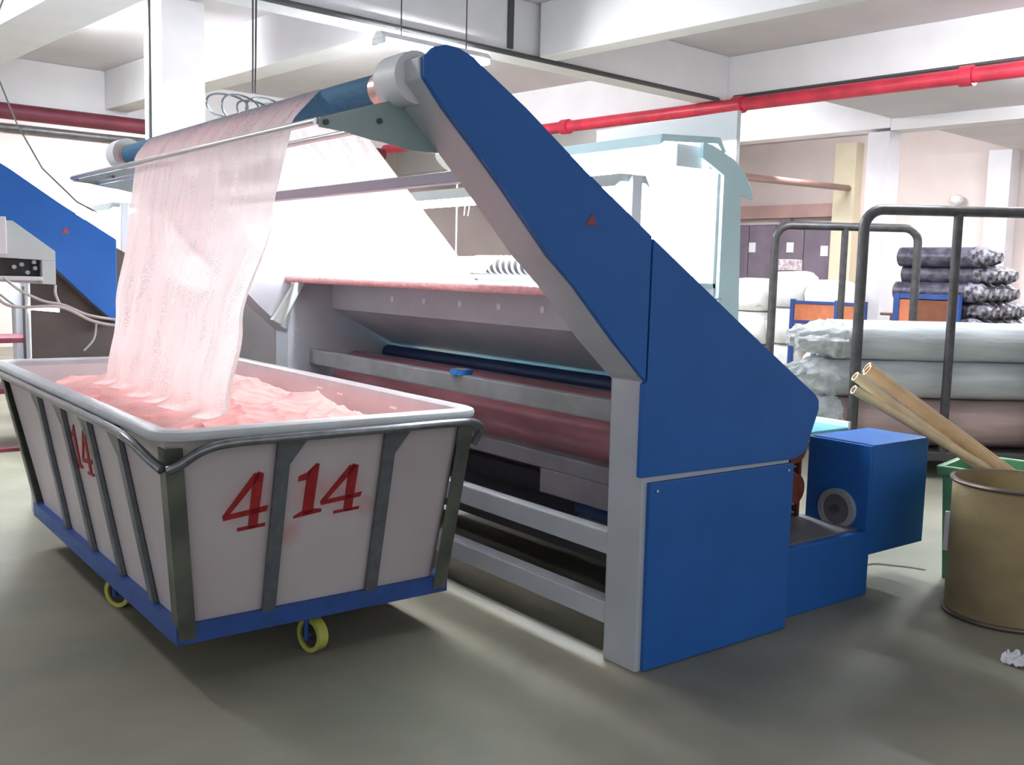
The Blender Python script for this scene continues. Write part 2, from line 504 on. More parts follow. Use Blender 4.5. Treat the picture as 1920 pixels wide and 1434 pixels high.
# bracket plates and guide tubes
brk = [(1.375, 1.946), (1.615, 2.022), (1.70, 2.046), (1.735, 2.03), (1.835, 1.905), (1.80, 1.878), (1.70, 1.875), (1.60, 1.893), (1.555, 1.897), (1.46, 1.912), (1.375, 1.918)]
for y0, y1 in ((2.776, 2.790), (5.640, 5.654)):
    bp = prism('bracket_plate', brk, 1, y0, y1, GREYG, mach, 0.002)
    for x, z in ((1.392, 1.932), (1.575, 1.955), (1.79, 1.895), (1.70, 2.02)):
        cyl('bolt', (x, y0 - 0.008, z), (x, y0 + 0.001, z), 0.009, DARKC, bp, 8)
    prism('weld_strip', [(1.715, 2.04), (1.73, 2.047), (1.853, 1.885), (1.838, 1.878)], 1, y0 - 0.02, y1, GREYD, bp)
cyl('guide_tube', (1.368, 2.79, 1.934), (1.368, 5.64, 1.934), 0.011, STEEL, mach, 16)
cyl('guide_tube', (1.50, 2.79, 1.918), (1.50, 5.64, 1.918), 0.010, STEEL, mach, 16)
box('cross_bar', (1.90, 2.776, 1.795), (1.955, 5.669, 1.835), mat('lavender_bar', (0.50, 0.47, 0.55), 0.4), mach, 0.006)
# lip roller, scroll roller, ledge
cyl('lip_roller', (2.60, 2.776, 1.432), (2.60, 5.669, 1.432), 0.026, PINKF, mach, 20)
sr = cyl('scroll_roller', (2.80, 2.776, 1.530), (2.80, 5.669, 1.530), 0.040, BLACK, mach, 24)
for k in range(26):
    y = 2.80 + k * 0.046
    annulus('scroll_ridge', (2.80, y, 1.530), (2.80, y + 0.013, 1.530), 0.046, 0.036, WHITE, sr, 20)
box('ledge_bar', (2.66, 2.776, 1.466), (2.70, 5.669, 1.484), PGREEN, mach, 0.003)
# twin tube lamp over the cloth on the operator's side
lh = prism('lamp_housing', [(2.60, 1.83), (2.63, 1.88), (2.76, 1.88), (2.79, 1.83), (2.76, 1.85), (2.63, 1.85)], 1, 2.80, 5.66, PGREEN, mach)
for x_ in (2.655, 2.735):
    t_ = cyl('lamp_tube', (x_, 2.82, 1.825), (x_, 5.64, 1.825), 0.016, GLOW2, mach, 12)
    t_['label'] = 'glowing white fluorescent tube'
for y_ in (2.776, 5.64):
    box('lamp_bracket', (2.67, y_, 1.50), (2.72, y_ + 0.025, 1.875), WHITE, mach, 0.003)
# folded trough under the lip
tr = [(2.900, 1.415), (2.900, 1.250), (3.33, 1.030), (3.548, 0.968), (3.548, 0.960), (3.328, 1.022), (2.893, 1.245), (2.893, 1.415)]
box('trough_light_block', (2.640, 2.776, 1.405), (2.895, 5.669, 1.413), GREY, mach)  # added plates block the lamp's spill towards the floor
box('trough_light_block', (2.905, 2.776, 1.405), (3.20, 5.669, 1.413), GREY, mach)
trough = prism('light_trough', tr, 1, 2.776, 5.669, GREY, mach)
for y in (3.232, 3.571, 3.910, 4.246, 4.588, 4.927):
    cyl('trough_disc', (2.889, y, 1.331), (2.894, y, 1.331), 0.017, WHITE, trough, 18)  # white discs in a row along the trough face
cyl('blue_roller', (3.30, 2.776, 0.965), (3.30, 5.669, 0.965), 0.045, NAVY, mach, 24)
prism('brace_plate', [(2.475, 1.18), (2.535, 1.15), (2.70, 1.425), (2.64, 1.43)], 1, 5.62, 5.66, PGREEN, mach, 0.003)
# lower bars and rolls
box('front_bar', (2.735, 2.776, 0.905), (2.785, 5.669, 0.995), mat('mid_grey_bar', (0.27, 0.28, 0.29), 0.4, var=0.2, scale=8), mach, 0.008)
cyl('cloth_beam', (3.08, 2.776, 0.795), (3.08, 5.669, 0.795), 0.18, PINKROLL, mach, 48)
box('inner_bar', (2.85, 2.776, 0.61), (2.93, 5.669, 0.685), GREYD, mach, 0.006)
box('motor_plate', (2.845, 2.9, 0.50), (2.86, 3.5, 0.61), GREYD, mach, 0.004)
cyl('drive_motor', (2.93, 3.0, 0.47), (2.93, 3.28, 0.47), 0.06, NAVY, mach, 20)
box('bottom_rail', (2.60, 2.776, 0.418), (2.66, 5.669, 0.508), GREY, mach, 0.006)
box('bottom_rail', (2.60, 2.776, 0.140), (2.68, 5.669, 0.226), GREY, mach, 0.006)
box('rear_rail', (3.36, 2.776, 0.25), (3.42, 5.669, 0.42), GREYD, mach, 0.006)
box('rear_light_block', (3.425, 2.776, 0.03), (3.44, 5.669, 0.78), GREYD, mach)  # added dark sheet stops light spilling under the machine
box('inner_shelf', (2.95, 2.776, 0.30), (3.35, 5.669, 0.32), GREYD, mach)
# rear drive base with box and dial
bs = box('drive_base', (3.44, 2.660, 0.0), (4.205, 3.05, 0.314), BLUE, mach, 0.006)
box('base_cover', (3.47, 2.70, 0.314), (4.16, 3.04, 0.322), GREYD, bs)
gb = box('drive_box', (4.185, 2.655, 0.196), (4.662, 3.000, 0.730), BLUE, mach, 0.006)
box('box_plate', (4.165, 2.657, 0.314), (4.186, 3.004, 0.724), BLUE, gb, 0.003)
annulus('dial_ring', (4.138, 2.815, 0.395), (4.166, 2.815, 0.395), 0.100, 0.074, mat('dial_grey', (0.42, 0.44, 0.46), 0.4, 0.3), gb, 40)
cyl('dial_face', (4.148, 2.815, 0.395), (4.166, 2.815, 0.395), 0.077, GREYD, gb, 40)
cyl('dial_hub', (4.135, 2.815, 0.395), (4.15, 2.815, 0.395), 0.02, TUBE, gb, 20)
for z in (0.70, 0.50):
    cyl('feed_roller', (3.93, 2.90, z), (3.93, 5.669, z), 0.075, COIL, mach, 24)
for z in (0.62, 0.585, 0.44, 0.40):
    pts = [(3.87 + 0.006 * math.cos(k * 1.9), 2.86 + k * 0.012, z + 0.006 * math.sin(k * 1.9)) for k in range(60)]
    tube('twisted_rod', pts, 0.007, TUBE, mach, 6)
box('feed_tray', (3.645, 2.73, 0.800), (4.08, 5.669, 0.812), CYAN, mach, 0.004)
box('tray_edge', (4.08, 2.73, 0.800), (4.10, 5.669, 0.838), WHITE, mach, 0.003)
box('feed_gap_block', (4.105, 3.01, 0.02), (4.125, 5.669, 0.795), COIL, mach, 0.003)  # added dark plate hides the lit floor in the gap
box('feed_bearing', (3.86, 3.40, 0.0), (4.00, 3.46, 0.80), GREYD, mach, 0.006)

# the second machine of the same build at the left edge
SH = (-0.767, 3.88, 0)
m2 = copy_tree(mach, None, {'light_trough', 'trough_light_block', 'blue_roller', 'cloth_beam', 'bottom_rail', 'top_roller', 'end_drum', 'rear_rail', 'bracket_plate', 'guide_tube', 'lamp_housing', 'lamp_tube', 'lamp_bracket'})
m2.location = (MX[0] + SH[0], MX[1] + SH[1], 0)
m2['label'] = 'second blue inspection machine cut off by the left edge of the picture'
OFF[m2.name] = MX
SHADEIN = mat('inner_shade_colour', (0.10, 0.075, 0.065), 0.6, var=0.2, scale=4)  # dark colour stands for the shaded machine interior
armbody = [(x - 0.006, z) for x, z in front] + [(2.58, 1.115), (2.583, 1.63), (1.998, 2.008)] + [(x, z - 0.012) for x, z in toparc]
armbody = [(max(x, 1.60), z) for x, z in armbody]
s2 = prism('side_frame', armbody, 1, 2.597, 2.66, GREYD, m2, 0.003)
prism('arm_panel', armA, 1, 2.577, 2.599, BLUE, s2, 0.005)
prism('maker_mark', [(2.262, 1.665), (2.312, 1.665), (2.292, 1.705)], 1, 2.5745, 2.578, MATS['mark_red'], s2)
prism('inner_shade_plate', [(2.09, 0.0), (3.95, 0.0), (3.95, 1.32), (3.10, 1.32), (2.59, 1.60), (2.20, 1.60), (2.09, 1.60)], 1, 2.662, 2.70, SHADEIN, m2, 0.003)  # dark plate in place of the shade under the arm
prism('side_frame', body, 1, 5.67, 5.85, GREY, m2, 0.004)

# ================================================================ control box and cables at the second machine
cb_ = thing('control_box', 'pale green control box with open panel hanging in front of the left blue arm', 'control box', (1.29, 6.25, 1.36))
pr = [(1.10, 1.72), (1.19, 1.72), (1.412, 1.555), (1.412, 1.362), (1.10, 1.375)]
hole = [(1.165, 1.415), (1.335, 1.405), (1.335, 1.50), (1.165, 1.51)]
prism('back_plate', pr, 1, 6.31, 6.32, PGREEN, cb_)
prism('upper_face', [(1.10, 1.72), (1.19, 1.72), (1.412, 1.555), (1.412, 1.50), (1.10, 1.512)], 1, 6.24, 6.31, PGREEN, cb_, 0.004)
prism('right_face', [(1.338, 1.503), (1.412, 1.50), (1.412, 1.362), (1.338, 1.366)], 1, 6.24, 6.31, PGREEN, cb_, 0.004)
box('lower_lip', (1.10, 6.22, 1.385), (1.338, 6.30, 1.408), WHITE, cb_, 0.004)
box('recess', (1.10, 6.30, 1.40), (1.338, 6.309, 1.51), BLACK, cb_)
for x, z in ((1.20, 1.46), (1.24, 1.475), (1.305, 1.49), (1.31, 1.455), (1.27, 1.43)):
    cyl('terminal', (x, 6.275, z), (x, 6.30, z), 0.012, GREY, cb_, 10)
box('side_unit', (1.06, 6.22, 1.53), (1.155, 6.30, 1.74), WHITE, cb_, 0.006)
cyl('stand_post', (1.29, 6.40, 0.0), (1.29, 6.40, 1.37), 0.014, WHITE, cb_, 14)
def cable(pts, r, label, m=CABLE):
    P = [Vector(p) for p in pts]
    out = []
    for i in range(len(P) - 1):
        p0, p1, p2, p3 = P[max(i - 1, 0)], P[i], P[i + 1], P[min(i + 2, len(P) - 1)]
        for k in range(8):
            t = k / 8
            out.append(0.5 * ((2 * p1) + (p2 - p0) * t + (2 * p0 - 5 * p1 + 4 * p2 - p3) * t * t + (3 * p1 - p0 - 3 * p2 + p3) * t ** 3))
    out.append(P[-1])
    return tag(tube('power_cable', out, r, m, seg=8), label, 'cable')
cable([(1.13, 6.2, 1.40), (1.21, 6.2, 1.33), (1.33, 6.19, 1.27), (1.44, 6.18, 1.245), (1.58, 6.17, 1.185), (1.80, 6.17, 1.15)], 0.008, 'upper grey cable sagging from the pale green control box')
cable([(1.05, 6.18, 1.36), (1.12, 6.18, 1.26), (1.22, 6.18, 1.235), (1.42, 6.17, 1.235), (1.60, 6.16, 1.150), (1.80, 6.16, 1.115)], 0.009, 'lower grey cable swinging under the pale green control box')
cable([(1.405, 6.23, 1.36), (1.402, 6.22, 1.31), (1.42, 6.20, 1.25)], 0.008, 'short grey cable dropping from the control box corner')
cable([(1.62, 6.2, 1.14), (1.60, 6.18, 1.05), (1.54, 6.17, 0.98)], 0.006, 'thin pale cable hanging behind the cart rim')
stripL = thing('glow_strip', 'slim white strip glowing below the left cables', 'lamp', (1.33, 6.42, 1.215))  # emissive strip stands in for a bright white sliver
box('strip_case', (1.28, 6.38, 1.215), (1.46, 6.44, 1.228), WHITE, stripL, 0.003)
lt_ = cyl('lamp_tube', (1.285, 6.372, 1.221), (1.455, 6.372, 1.205), 0.009, GLOW3, stripL, 10)

# thin cable and coil hung from the ceiling
tag(tube('hanging_cable', [(1.35, 6.9, 3.2), (1.20, 6.7, 2.85), (1.22, 6.65, 2.55), (1.30, 6.6, 2.3), (1.42, 6.55, 2.05), (1.60, 6.50, 1.86), (1.72, 6.5, 1.80)], 0.005, TUBE, seg=6), 'thin dark cable drooping from the ceiling over the left blue arm', 'cable')
hc = thing('cable_coil', 'grey cable loops hung on two thin wires beside the white column', 'cable', (2.67, 6.36, 2.5))
for d in (-0.012, 0.018):
    cyl('hanging_wire', (2.70 + d, 6.39, 4.25), (2.67 + d * .6, 6.35, 2.62), 0.006, IRON, hc, 6)
for k in range(5):
    cx, r, tilt = 2.63 + 0.02 * k, 0.12 - 0.012 * (k % 3), 0.3 * (k - 2)
    pts = [(cx + r * math.sin(a) * 1.15 + tilt * 0.25, 6.35 + 0.02 * k + 0.03 * math.cos(2 * a), 2.52 - r * (0.75 if k % 2 else 0.6) * math.cos(a) * -1 - 0.0) for a in [2 * PI * j / 24 for j in range(24)]]
    tube('cable_loop', pts, 0.007, TUBE, hc, 6, closed=True)

# ================================================================ laundry cart 414
cart = thing('laundry_cart', 'white plastic laundry cart with red spray painted number on a blue wheeled base', 'cart', (1.69, 4.5, 0))
RT = dict(x0=1.055, x1=2.245, y0=3.225, y1=5.92)     # rim opening at z .955
BT = dict(x0=1.165, x1=2.225, y0=3.405, y1=5.57)     # foot at z .235
ZR, ZB = 0.955, 0.235
def wall_at(z):
    t = (z - ZB) / (ZR - ZB)
    return {k: lerp(BT[k], RT[k], t) for k in RT}
def rrect(b, r, n=6, e=0.0):
    x0, x1, y0, y1 = b['x0'] - e, b['x1'] + e, b['y0'] - e, b['y1'] + e
    pts = []
    for cx, cy, a in ((x1 - r, y0 + r, -PI / 2), (x1 - r, y1 - r, 0), (x0 + r, y1 - r, PI / 2), (x0 + r, y0 + r, PI)):
        pts += [(cx + r * math.cos(a + PI / 2 * i / n), cy + r * math.sin(a + PI / 2 * i / n)) for i in range(n + 1)]
    return pts
def loft(name, loops, m, parent, cap0=False, **k):
    bm = bmesh.new()
    R = [[bm.verts.new(p) for p in l] for l in loops]
    n = len(R[0])
    for a, b in zip(R, R[1:]):
        for i in range(n):
            bm.faces.new((a[i], a[(i + 1) % n], b[(i + 1) % n], b[i]))
    if cap0:
        bm.faces.new(R[0])
    return finish(name, bm, m, parent, smooth=True, **k)
outer = [[(*p, z) for p in rrect(wall_at(z), 0.055)] for z in (ZB, 0.35, 0.5, 0.65, 0.8, 0.92)]
inner = [[(*p, z) for p in rrect(wall_at(z), 0.05, e=-0.014)] for z in (0.93, 0.8, 0.6, 0.4, ZB + 0.015)]
bm = bmesh.new()
R = [[bm.verts.new(p) for p in l] for l in outer + inner]
n = len(R[0])
for a, b in zip(R, R[1:]):
    for i in range(n):
        bm.faces.new((a[i], a[(i + 1) % n], b[(i + 1) % n], b[i]))
bm.faces.new(R[0][::-1])
bm.faces.new(R[-1])
tub = finish('tub', bm, TUB, cart, smooth=True)
wr = wall_at(0.955)
loft('rim', [[(*p, z) for p in rrect(wr, 0.06 + max(e, 0), e=e)] for e, z in ((-0.016, 0.925), (-0.014, 0.952), (-0.004, 0.962), (0.028, 0.962), (0.045, 0.955), (0.050, 0.942), (0.046, 0.928), (0.0, 0.925), (-0.016, 0.925))], RIM, cart)
# soft red overspray on the tub around each painted digit
nt = TUB.node_tree
pb_ = nt.nodes['Principled BSDF']
src = pb_.inputs['Base Color'].links[0].from_socket
tcn = nt.nodes.new('ShaderNodeTexCoord')
nzn = nt.nodes.new('ShaderNodeTexNoise'); nzn.inputs['Scale'].default_value = 25
nt.links.new(tcn.outputs['Object'], nzn.inputs['Vector'])
for px_, py_, pz_, pr_ in ((1.365, 3.315, 0.665, 0.13), (1.60, 3.305, 0.685, 0.13), (1.735, 3.31, 0.67, 0.13), (1.84, 3.32, 0.60, 0.06), (1.105, 4.40, 0.68, 0.15), (1.52, 3.34, 0.53, 0.08)):
    dn = nt.nodes.new('ShaderNodeVectorMath'); dn.operation = 'DISTANCE'
    dn.inputs[1].default_value = (px_ - 1.69, py_ - 4.5, pz_)
    nt.links.new(tcn.outputs['Object'], dn.inputs[0])
    mr = nt.nodes.new('ShaderNodeMapRange'); mr.interpolation_type = 'SMOOTHSTEP'
    mr.inputs['From Min'].default_value = pr_; mr.inputs['From Max'].default_value = 0.02
    mr.inputs['To Max'].default_value = 0.55
    nt.links.new(dn.outputs['Value'], mr.inputs['Value'])
    ml = nt.nodes.new('ShaderNodeMath'); ml.operation = 'MULTIPLY'
    nt.links.new(mr.outputs[0], ml.inputs[0]); nt.links.new(nzn.outputs['Fac'], ml.inputs[1])
    mxn = nt.nodes.new('ShaderNodeMix'); mxn.data_type = 'RGBA'
    nt.links.new(ml.outputs[0], mxn.inputs[0])
    nt.links.new(src, mxn.inputs[6]); mxn.inputs[7].default_value = (0.55, 0.05, 0.06, 1)
    src = mxn.outputs[2]
nt.links.new(src, pb_.inputs['Base Color'])
# spray painted digits, drawn on a face given by two maps
def pf(x, z, d=0.003):                     # front face (towards the camera's right)
    return (x, wall_at(z)['y0'] - d, z)
def pl(y, z, d=0.003):                     # left face
    return (wall_at(z)['x0'] - d, y, z)
def poly_on(name, polys, fmap, parent, label):
    bm = bmesh.new()
    for poly in polys:
        A = [bm.verts.new(fmap(*p, 0.0045)) for p in poly]
        B = [bm.verts.new(fmap(*p, -0.002)) for p in poly]
        bm.faces.new(A)
        bm.faces.new(B[::-1])
        for i in range(len(A)):
            bm.faces.new((A[i], B[i], B[(i + 1) % len(A)], A[(i + 1) % len(A)]))
    o = finish(name, bm, RED, parent)
    o['label'] = label
    return o
FOUR = [[(0.0, 0.30), (0.03, 0.22), (0.98, 0.30), (1.0, 0.40), (0.02, 0.31)],
        [(0.0, 0.30), (0.16, 0.33), (0.80, 0.97), (0.62, 1.0)],
        [(0.60, 0.02), (0.80, 0.03), (0.83, 0.98), (0.70, 1.02), (0.60, 0.90)],
        [(0.36, 0.0), (0.98, 0.03), (0.98, 0.09), (0.36, 0.06)]]
ONE = [[(0.32, 0.05), (0.68, 0.06), (0.72, 1.0), (0.62, 1.01), (0.34, 0.86)],
       [(0.06, 0.80), (0.36, 0.86), (0.62, 1.0), (0.34, 0.72), (0.05, 0.70)],
       [(0.04, 0.0), (0.98, 0.06), (0.98, 0.12), (0.70, 0.14), (0.30, 0.12), (0.04, 0.04)]]
def place(polys, x, z, w_, h_, sl=0.0):
    return [[(x + p[0] * w_ + sl * p[1], z + p[1] * h_) for p in poly] for poly in polys]
poly_on('painted_digit', place(FOUR, 1.268, 0.565, 0.165, 0.215), pf, tub, 'red spray painted digit 4, left of the two')
poly_on('painted_digit', place(ONE, 1.535, 0.585, 0.115, 0.205), pf, tub, 'red spray painted digit 1')
poly_on('painted_digit', place(FOUR, 1.640, 0.582, 0.170, 0.190), pf, tub, 'red spray painted digit 4, right of the two')
FL = lambda pts: [[(1 - a, b) for a, b in p] for p in pts]
poly_on('painted_digit', place(FL(ONE), 4.485, 0.60, 0.10, 0.20), pl, tub, 'red spray painted digit on the long side')
poly_on('painted_digit', place(FL(FOUR), 4.31, 0.60, 0.16, 0.20), pl, tub, 'red spray painted digit on the long side')
# base frame
def ringframe(name, b, t, z0, z1, m, parent):
    bm = bmesh.new()
    nbox(bm, (b[0], b[2], z0), (b[1], b[2] + t, z1))
    nbox(bm, (b[0], b[3] - t, z0), (b[1], b[3], z1))
    nbox(bm, (b[0], b[2] + t, z0), (b[0] + t, b[3] - t, z1))
    nbox(bm, (b[1] - t, b[2] + t, z0), (b[1], b[3] - t, z1))
    nbox(bm, (b[0] + t, (b[2] + b[3]) / 2 - .03, z0), (b[1] - t, (b[2] + b[3]) / 2 + .03, z1))
    return finish(name, bm, m, parent)
ringframe('base_frame', (1.13, 2.265, 3.385, 5.61), 0.06, 0.165, 0.235, BLUE2, cart)
# casters: one in the middle of every side
def caster(x, y, a, label):
    k = Vector((math.cos(a), math.sin(a), 0))
    c = Vector((x, y, 0.07))
    root = box('caster', (x - 0.045, y - 0.045, 0.150), (x + 0.045, y + 0.045, 0.166), BLUE2, cart, 0.003)
    root['label'] = label
    wh = annulus('wheel', c - k * 0.022, c + k * 0.022, 0.068, 0.050, YWHEEL, root, 36)
    cyl('wheel_disc', c - k * 0.012, c + k * 0.012, 0.051, BLACK, root, 30)
    for s in (-1, 1):
        p = c + k * 0.032 * s
        bm = bmesh.new()
        ring_sweep(bm, [p + Vector((0, 0, -0.015)), p + Vector((0, 0, 0.085))], 0.010, 8)
        finish('fork', bm, BLUE2, root)
    cyl('axle', c - k * 0.036, c + k * 0.036, 0.008, STEEL, root, 10)
caster(1.690, 3.465, 0.25, 'caster with yellow tread under the short front side')
caster(1.225, 4.40, 0.55, 'caster with yellow tread under the long left side')
caster(2.17, 4.45, 0.2, 'caster under the long side by the machine')
caster(1.70, 5.50, 0.1, 'caster under the far short side')
for y_, z_ in ((4.496, 0.905), (4.28, 0.898), (3.777, 0.893), (3.633, 0.885)):
    box('tub_dash', (wall_at(z_)['x1'] - 0.0165, y_ - 0.03, z_ - 0.005), (wall_at(z_)['x1'] - 0.012, y_ + 0.03, z_ + 0.005), WHITE, tub)  # small white dashes along the inner wall
# straps on the long left side
def strap(face, u0, z0, u1, z1, wd, name='side_strap'):
    bm = bmesh.new()
    q = []
    for u, z in ((u0 - wd / 2, z0), (u0 + wd / 2, z0), (u1 + wd / 2, z1), (u1 - wd / 2, z1)):
        q.append((u, z))
    A = [bm.verts.new(face(*p, 0.022)) for p in q]
    B = [bm.verts.new(face(*p, 0.004)) for p in q]
    bm.faces.new(A)
    bm.faces.new(B[::-1])
    for i in range(4):
        bm.faces.new((A[i], B[i], B[(i + 1) % 4], A[(i + 1) % 4]))
    return finish(name, bm, STRAP, cart)
for t_, b_ in ((5.10, 4.98), (4.66, 4.53), (4.23, 4.10), (3.80, 3.70)):
    strap(pl, b_, 0.20, t_, 0.92, 0.055)
    prism_pts = [(t_ + 0.03, 0.90), (t_ + 0.16, 0.90), (t_ + 0.02, 0.78)]
    bm = bmesh.new()
    A = [bm.verts.new(pl(*p, 0.020)) for p in prism_pts]
    B = [bm.verts.new(pl(*p, 0.006)) for p in prism_pts]
    bm.faces.new(A); bm.faces.new(B[::-1])
    for i in range(3):
        bm.faces.new((A[i], B[i], B[(i + 1) % 3], A[(i + 1) % 3]))
    finish('gusset', bm, STRAP, cart)
for b_, t_ in ((1.475, 1.465), (1.905, 1.895)):
    strap(pf, b_, 0.20, t_, 0.92, 0.050)
    prism_pts = [(t_ + 0.015, 0.90), (t_ + 0.095, 0.905), (t_ + 0.02, 0.79)]
    bm = bmesh.new()
    A = [bm.verts.new(pf(*p, 0.020)) for p in prism_pts]
    B = [bm.verts.new(pf(*p, 0.006)) for p in prism_pts]
    bm.faces.new(A); bm.faces.new(B[::-1])
    for i in range(3):
        bm.faces.new((A[i], B[i], B[(i + 1) % 3], A[(i + 1) % 3]))
    finish('gusset', bm, STRAP, cart)
# corner posts: angle irons
def corner_post(sx, sy, zt):
    bm = bmesh.new()
    L_ = 0.062
    def cor(z, e):
        b = wall_at(z)
        return Vector(((b['x0'] - e) if sx < 0 else (b['x1'] + e), (b['y0'] - e) if sy < 0 else (b['y1'] + e), z))
    loops = []
    for z in (0.175, zt):
        c = cor(z, 0.024 if z > .2 else 0.034)
        dx, dy = Vector((-sx * L_, 0, 0)), Vector((0, -sy * L_, 0))
        t = 0.006
        loops.append([c, c + dx, c + dx + Vector((0, -sy * t, 0)), c + Vector((-sx * t, -sy * t, 0)), c + dy + Vector((-sx * t, 0, 0)), c + dy])
    Rr = [[bm.verts.new(p) for p in l] for l in loops]
    for i in range(6):
        bm.faces.new((Rr[0][i], Rr[0][(i + 1) % 6], Rr[1][(i + 1) % 6], Rr[1][i]))
    for l in Rr:
        bm.faces.new((l[0], l[1], l[2], l[3]))
        bm.faces.new((l[0], l[3], l[4], l[5]))
    return finish('corner_post', bm, ANGLE, cart)
corner_post(-1, -1, 0.90)
corner_post(1, -1, 0.90)
corner_post(-1, 1, 0.90)
corner_post(1, 1, 0.90)
# tubular rail below the rim, dipping to the corner posts
def smoothpts(P, k=6):
    P = [Vector(p) for p in P]
    out = []
    for i in range(len(P) - 1):
        p0, p1, p2, p3 = P[max(i - 1, 0)], P[i], P[i + 1], P[min(i + 2, len(P) - 1)]
        for j in range(k):
            t = j / k
            out.append(0.5 * ((2 * p1) + (p2 - p0) * t + (2 * p0 - 5 * p1 + 4 * p2 - p3) * t * t + (3 * p1 - p0 - 3 * p2 + p3) * t ** 3))
    out.append(P[-1])
    return out
fy, lx = 3.166, 0.990
tube('front_rail', smoothpts([(1.055, 3.215, 0.830), (1.085, 3.19, 0.850), (1.15, fy, 0.895), (1.24, fy, 0.912), (1.40, fy, 0.914), (1.8, fy, 0.914), (2.16, fy + .005, 0.914), (2.255, fy + .02, 0.902), (2.30, fy + .05, 0.87), (2.295, fy + .09, 0.81)]), 0.0165, TUBE, cart, 12)
tube('side_rail', smoothpts([(1.04, 3.235, 0.830), (1.02, 3.29, 0.855), (lx, 3.42, 0.905), (lx, 3.60, 0.915), (lx, 4.2, 0.918), (lx, 5.0, 0.918), (lx, 6.08, 0.918)]), 0.0165, TUBE, cart, 12)
tube('far_rail', [(lx, 5.985, 0.905), (2.29, 5.985, 0.905)], 0.0165, TUBE, cart, 12)
tube('side_rail', [(2.29, 3.30, 0.90), (2.29, 5.985, 0.90)], 0.0165, TUBE, cart, 12)

# ================================================================ the pink lace cloth
cl = thing('lace_cloth', 'long web of pale pink lace running over the top roller and down into the cart', 'cloth', (1.5, 4.2, 0.85))
def nz(x, y, z=0.0):
    return noise.noise(Vector((x, y, z)))
# sheet rising from the lip roller to the top roller, seen from below
def sheet(u, v):
    y0, y1 = lerp(3.66, 3.30, v), lerp(5.62, 5.22, v)
    y = lerp(y0, y1, u)
    x, z = lerp(2.575, 1.735, v), lerp(1.455, 2.075, v)
    sag = 0.012 * nz(y * 3, v * 2)
    return (x + sag, y, z + sag)
grid('rising_sheet', sheet, 50, 24, LACE, cl, (1.95, 1.05))
# over the roller and forward to the guide tube
path = [(1.735, 2.075)] + [(1.66 + 0.0575 * math.cos(a), 2.075 + 0.0575 * math.sin(a)) for a in [PI * 0.05 + i * (PI * 0.70) / 8 for i in range(9)]] + [(1.51, 2.022), (1.445, 1.978), (1.396, 1.945)]
def wrap(u, v):
    t = v * (len(path) - 1)
    i = min(int(t), len(path) - 2)
    x, z = lerp(path[i][0], path[i + 1][0], t - i), lerp(path[i][1], path[i + 1][1], t - i)
    s = max(0, (v - 0.72) / 0.28)
    y = lerp(lerp(3.30, 3.03, s), lerp(5.22, 4.66, s), u)
    wv = 0.006 * s * (1 - s) * 4 * math.sin(u * 70 + 3 * s)
    return (x, y, z + wv)
grid('roller_wrap', wrap, 60, 36, LACE, cl, (1.95, 0.5))
# hanging drape
vz = [0.0, 0.25, 0.55, 0.80, 1.0]
def interp2(xs, ys, x):
    for i in range(len(xs) - 1):
        if x <= xs[i + 1]:
            return lerp(ys[i], ys[i + 1], (x - xs[i]) / (xs[i + 1] - xs[i]))
    return ys[-1]
def drape(u, v):
    z = interp2([0, 0.82, 1.0], [1.945, 0.965, 0.885], v)
    yr = interp(vz, [3.02, 3.08, 3.28, 3.44, 3.62], v)
    yl = interp(vz, [4.665, 4.72, 4.86, 5.00, 5.22], v)
    y = lerp(yr, yl, u)
    x = interp2([0, .03, .06, .5, .8, .9, 1.0], [1.397, 1.393, 1.388, 1.345, 1.335, 1.29, 1.15], v)
    amp = 0.004 + 0.030 * min(v, 0.85) - 0.02 * max(0, v - 0.85) / 0.15
    ph = u * 40 + 2.2 * nz(u * 4, 0.3) + 1.2 * nz(u * 6, v * 1.2)
    x += amp * math.sin(ph) + 0.018 * v * nz(u * 7, v * 2.5, 3)
    y += 0.4 * amp * math.cos(ph * 1.07)
    if u < 0.12:
        x -= 0.02 * (1 - u / 0.12) * math.sin(PI * min(v * 1.3, 1))
    z += 0.012 * nz(u * 9, v * 3, 9) * v
    return (x, y, z)
grid('hanging_drape', drape, 150, 70, LACE, cl, (1.65, 1.05))
# folded heap in the cart
pb = wall_at(0.80)
def heap(u, v):
    x = lerp(pb['x0'] + 0.022, pb['x1'] - 0.022, u)
    y = lerp(pb['y0'] + 0.022, pb['y1'] - 0.03, v)
    edge = min(u, 1 - u, v * 2, (1 - v) * 2)
    h = 0.850 + 0.028 * math.sin(PI * u) * math.sin(PI * v)
    h += 0.060 * max(0, 1 - u / 0.45) * min(1, 3 * min(v, 1 - v))
    w1 = x * 26 - y * 9 + 6 * nz(x * 2.2, y * 1.4)
    w2 = x * 15 + y * 13 + 5 * nz(x * 1.8, y * 1.6, 7)
    f = 1 - abs(math.sin(w1))
    g = 1 - abs(math.sin(w2))
    h += 0.012 * f * f + 0.012 * g * g + 0.026 * nz(x * 3.5, y * 2.2, 2) + 0.010 * nz(x * 11, y * 7, 5)
    h -= 0.05 * max(0, 0.1 - edge) / 0.1 * (1 if u > 0.5 else 0.3)
    d = (x - 2.08) ** 2 / 0.008 + (y - 4.25) ** 2 / 0.03
    h += 0.05 * math.exp(-d)
    h += 0.05 * math.exp(-((y - 5.2) ** 2) / 0.5 - ((x - 1.9) ** 2) / 0.15)
    return (x, y, min(h, 0.945))
grid('folded_heap', heap, 110, 220, PILE, cl, (1.1, 2.5))
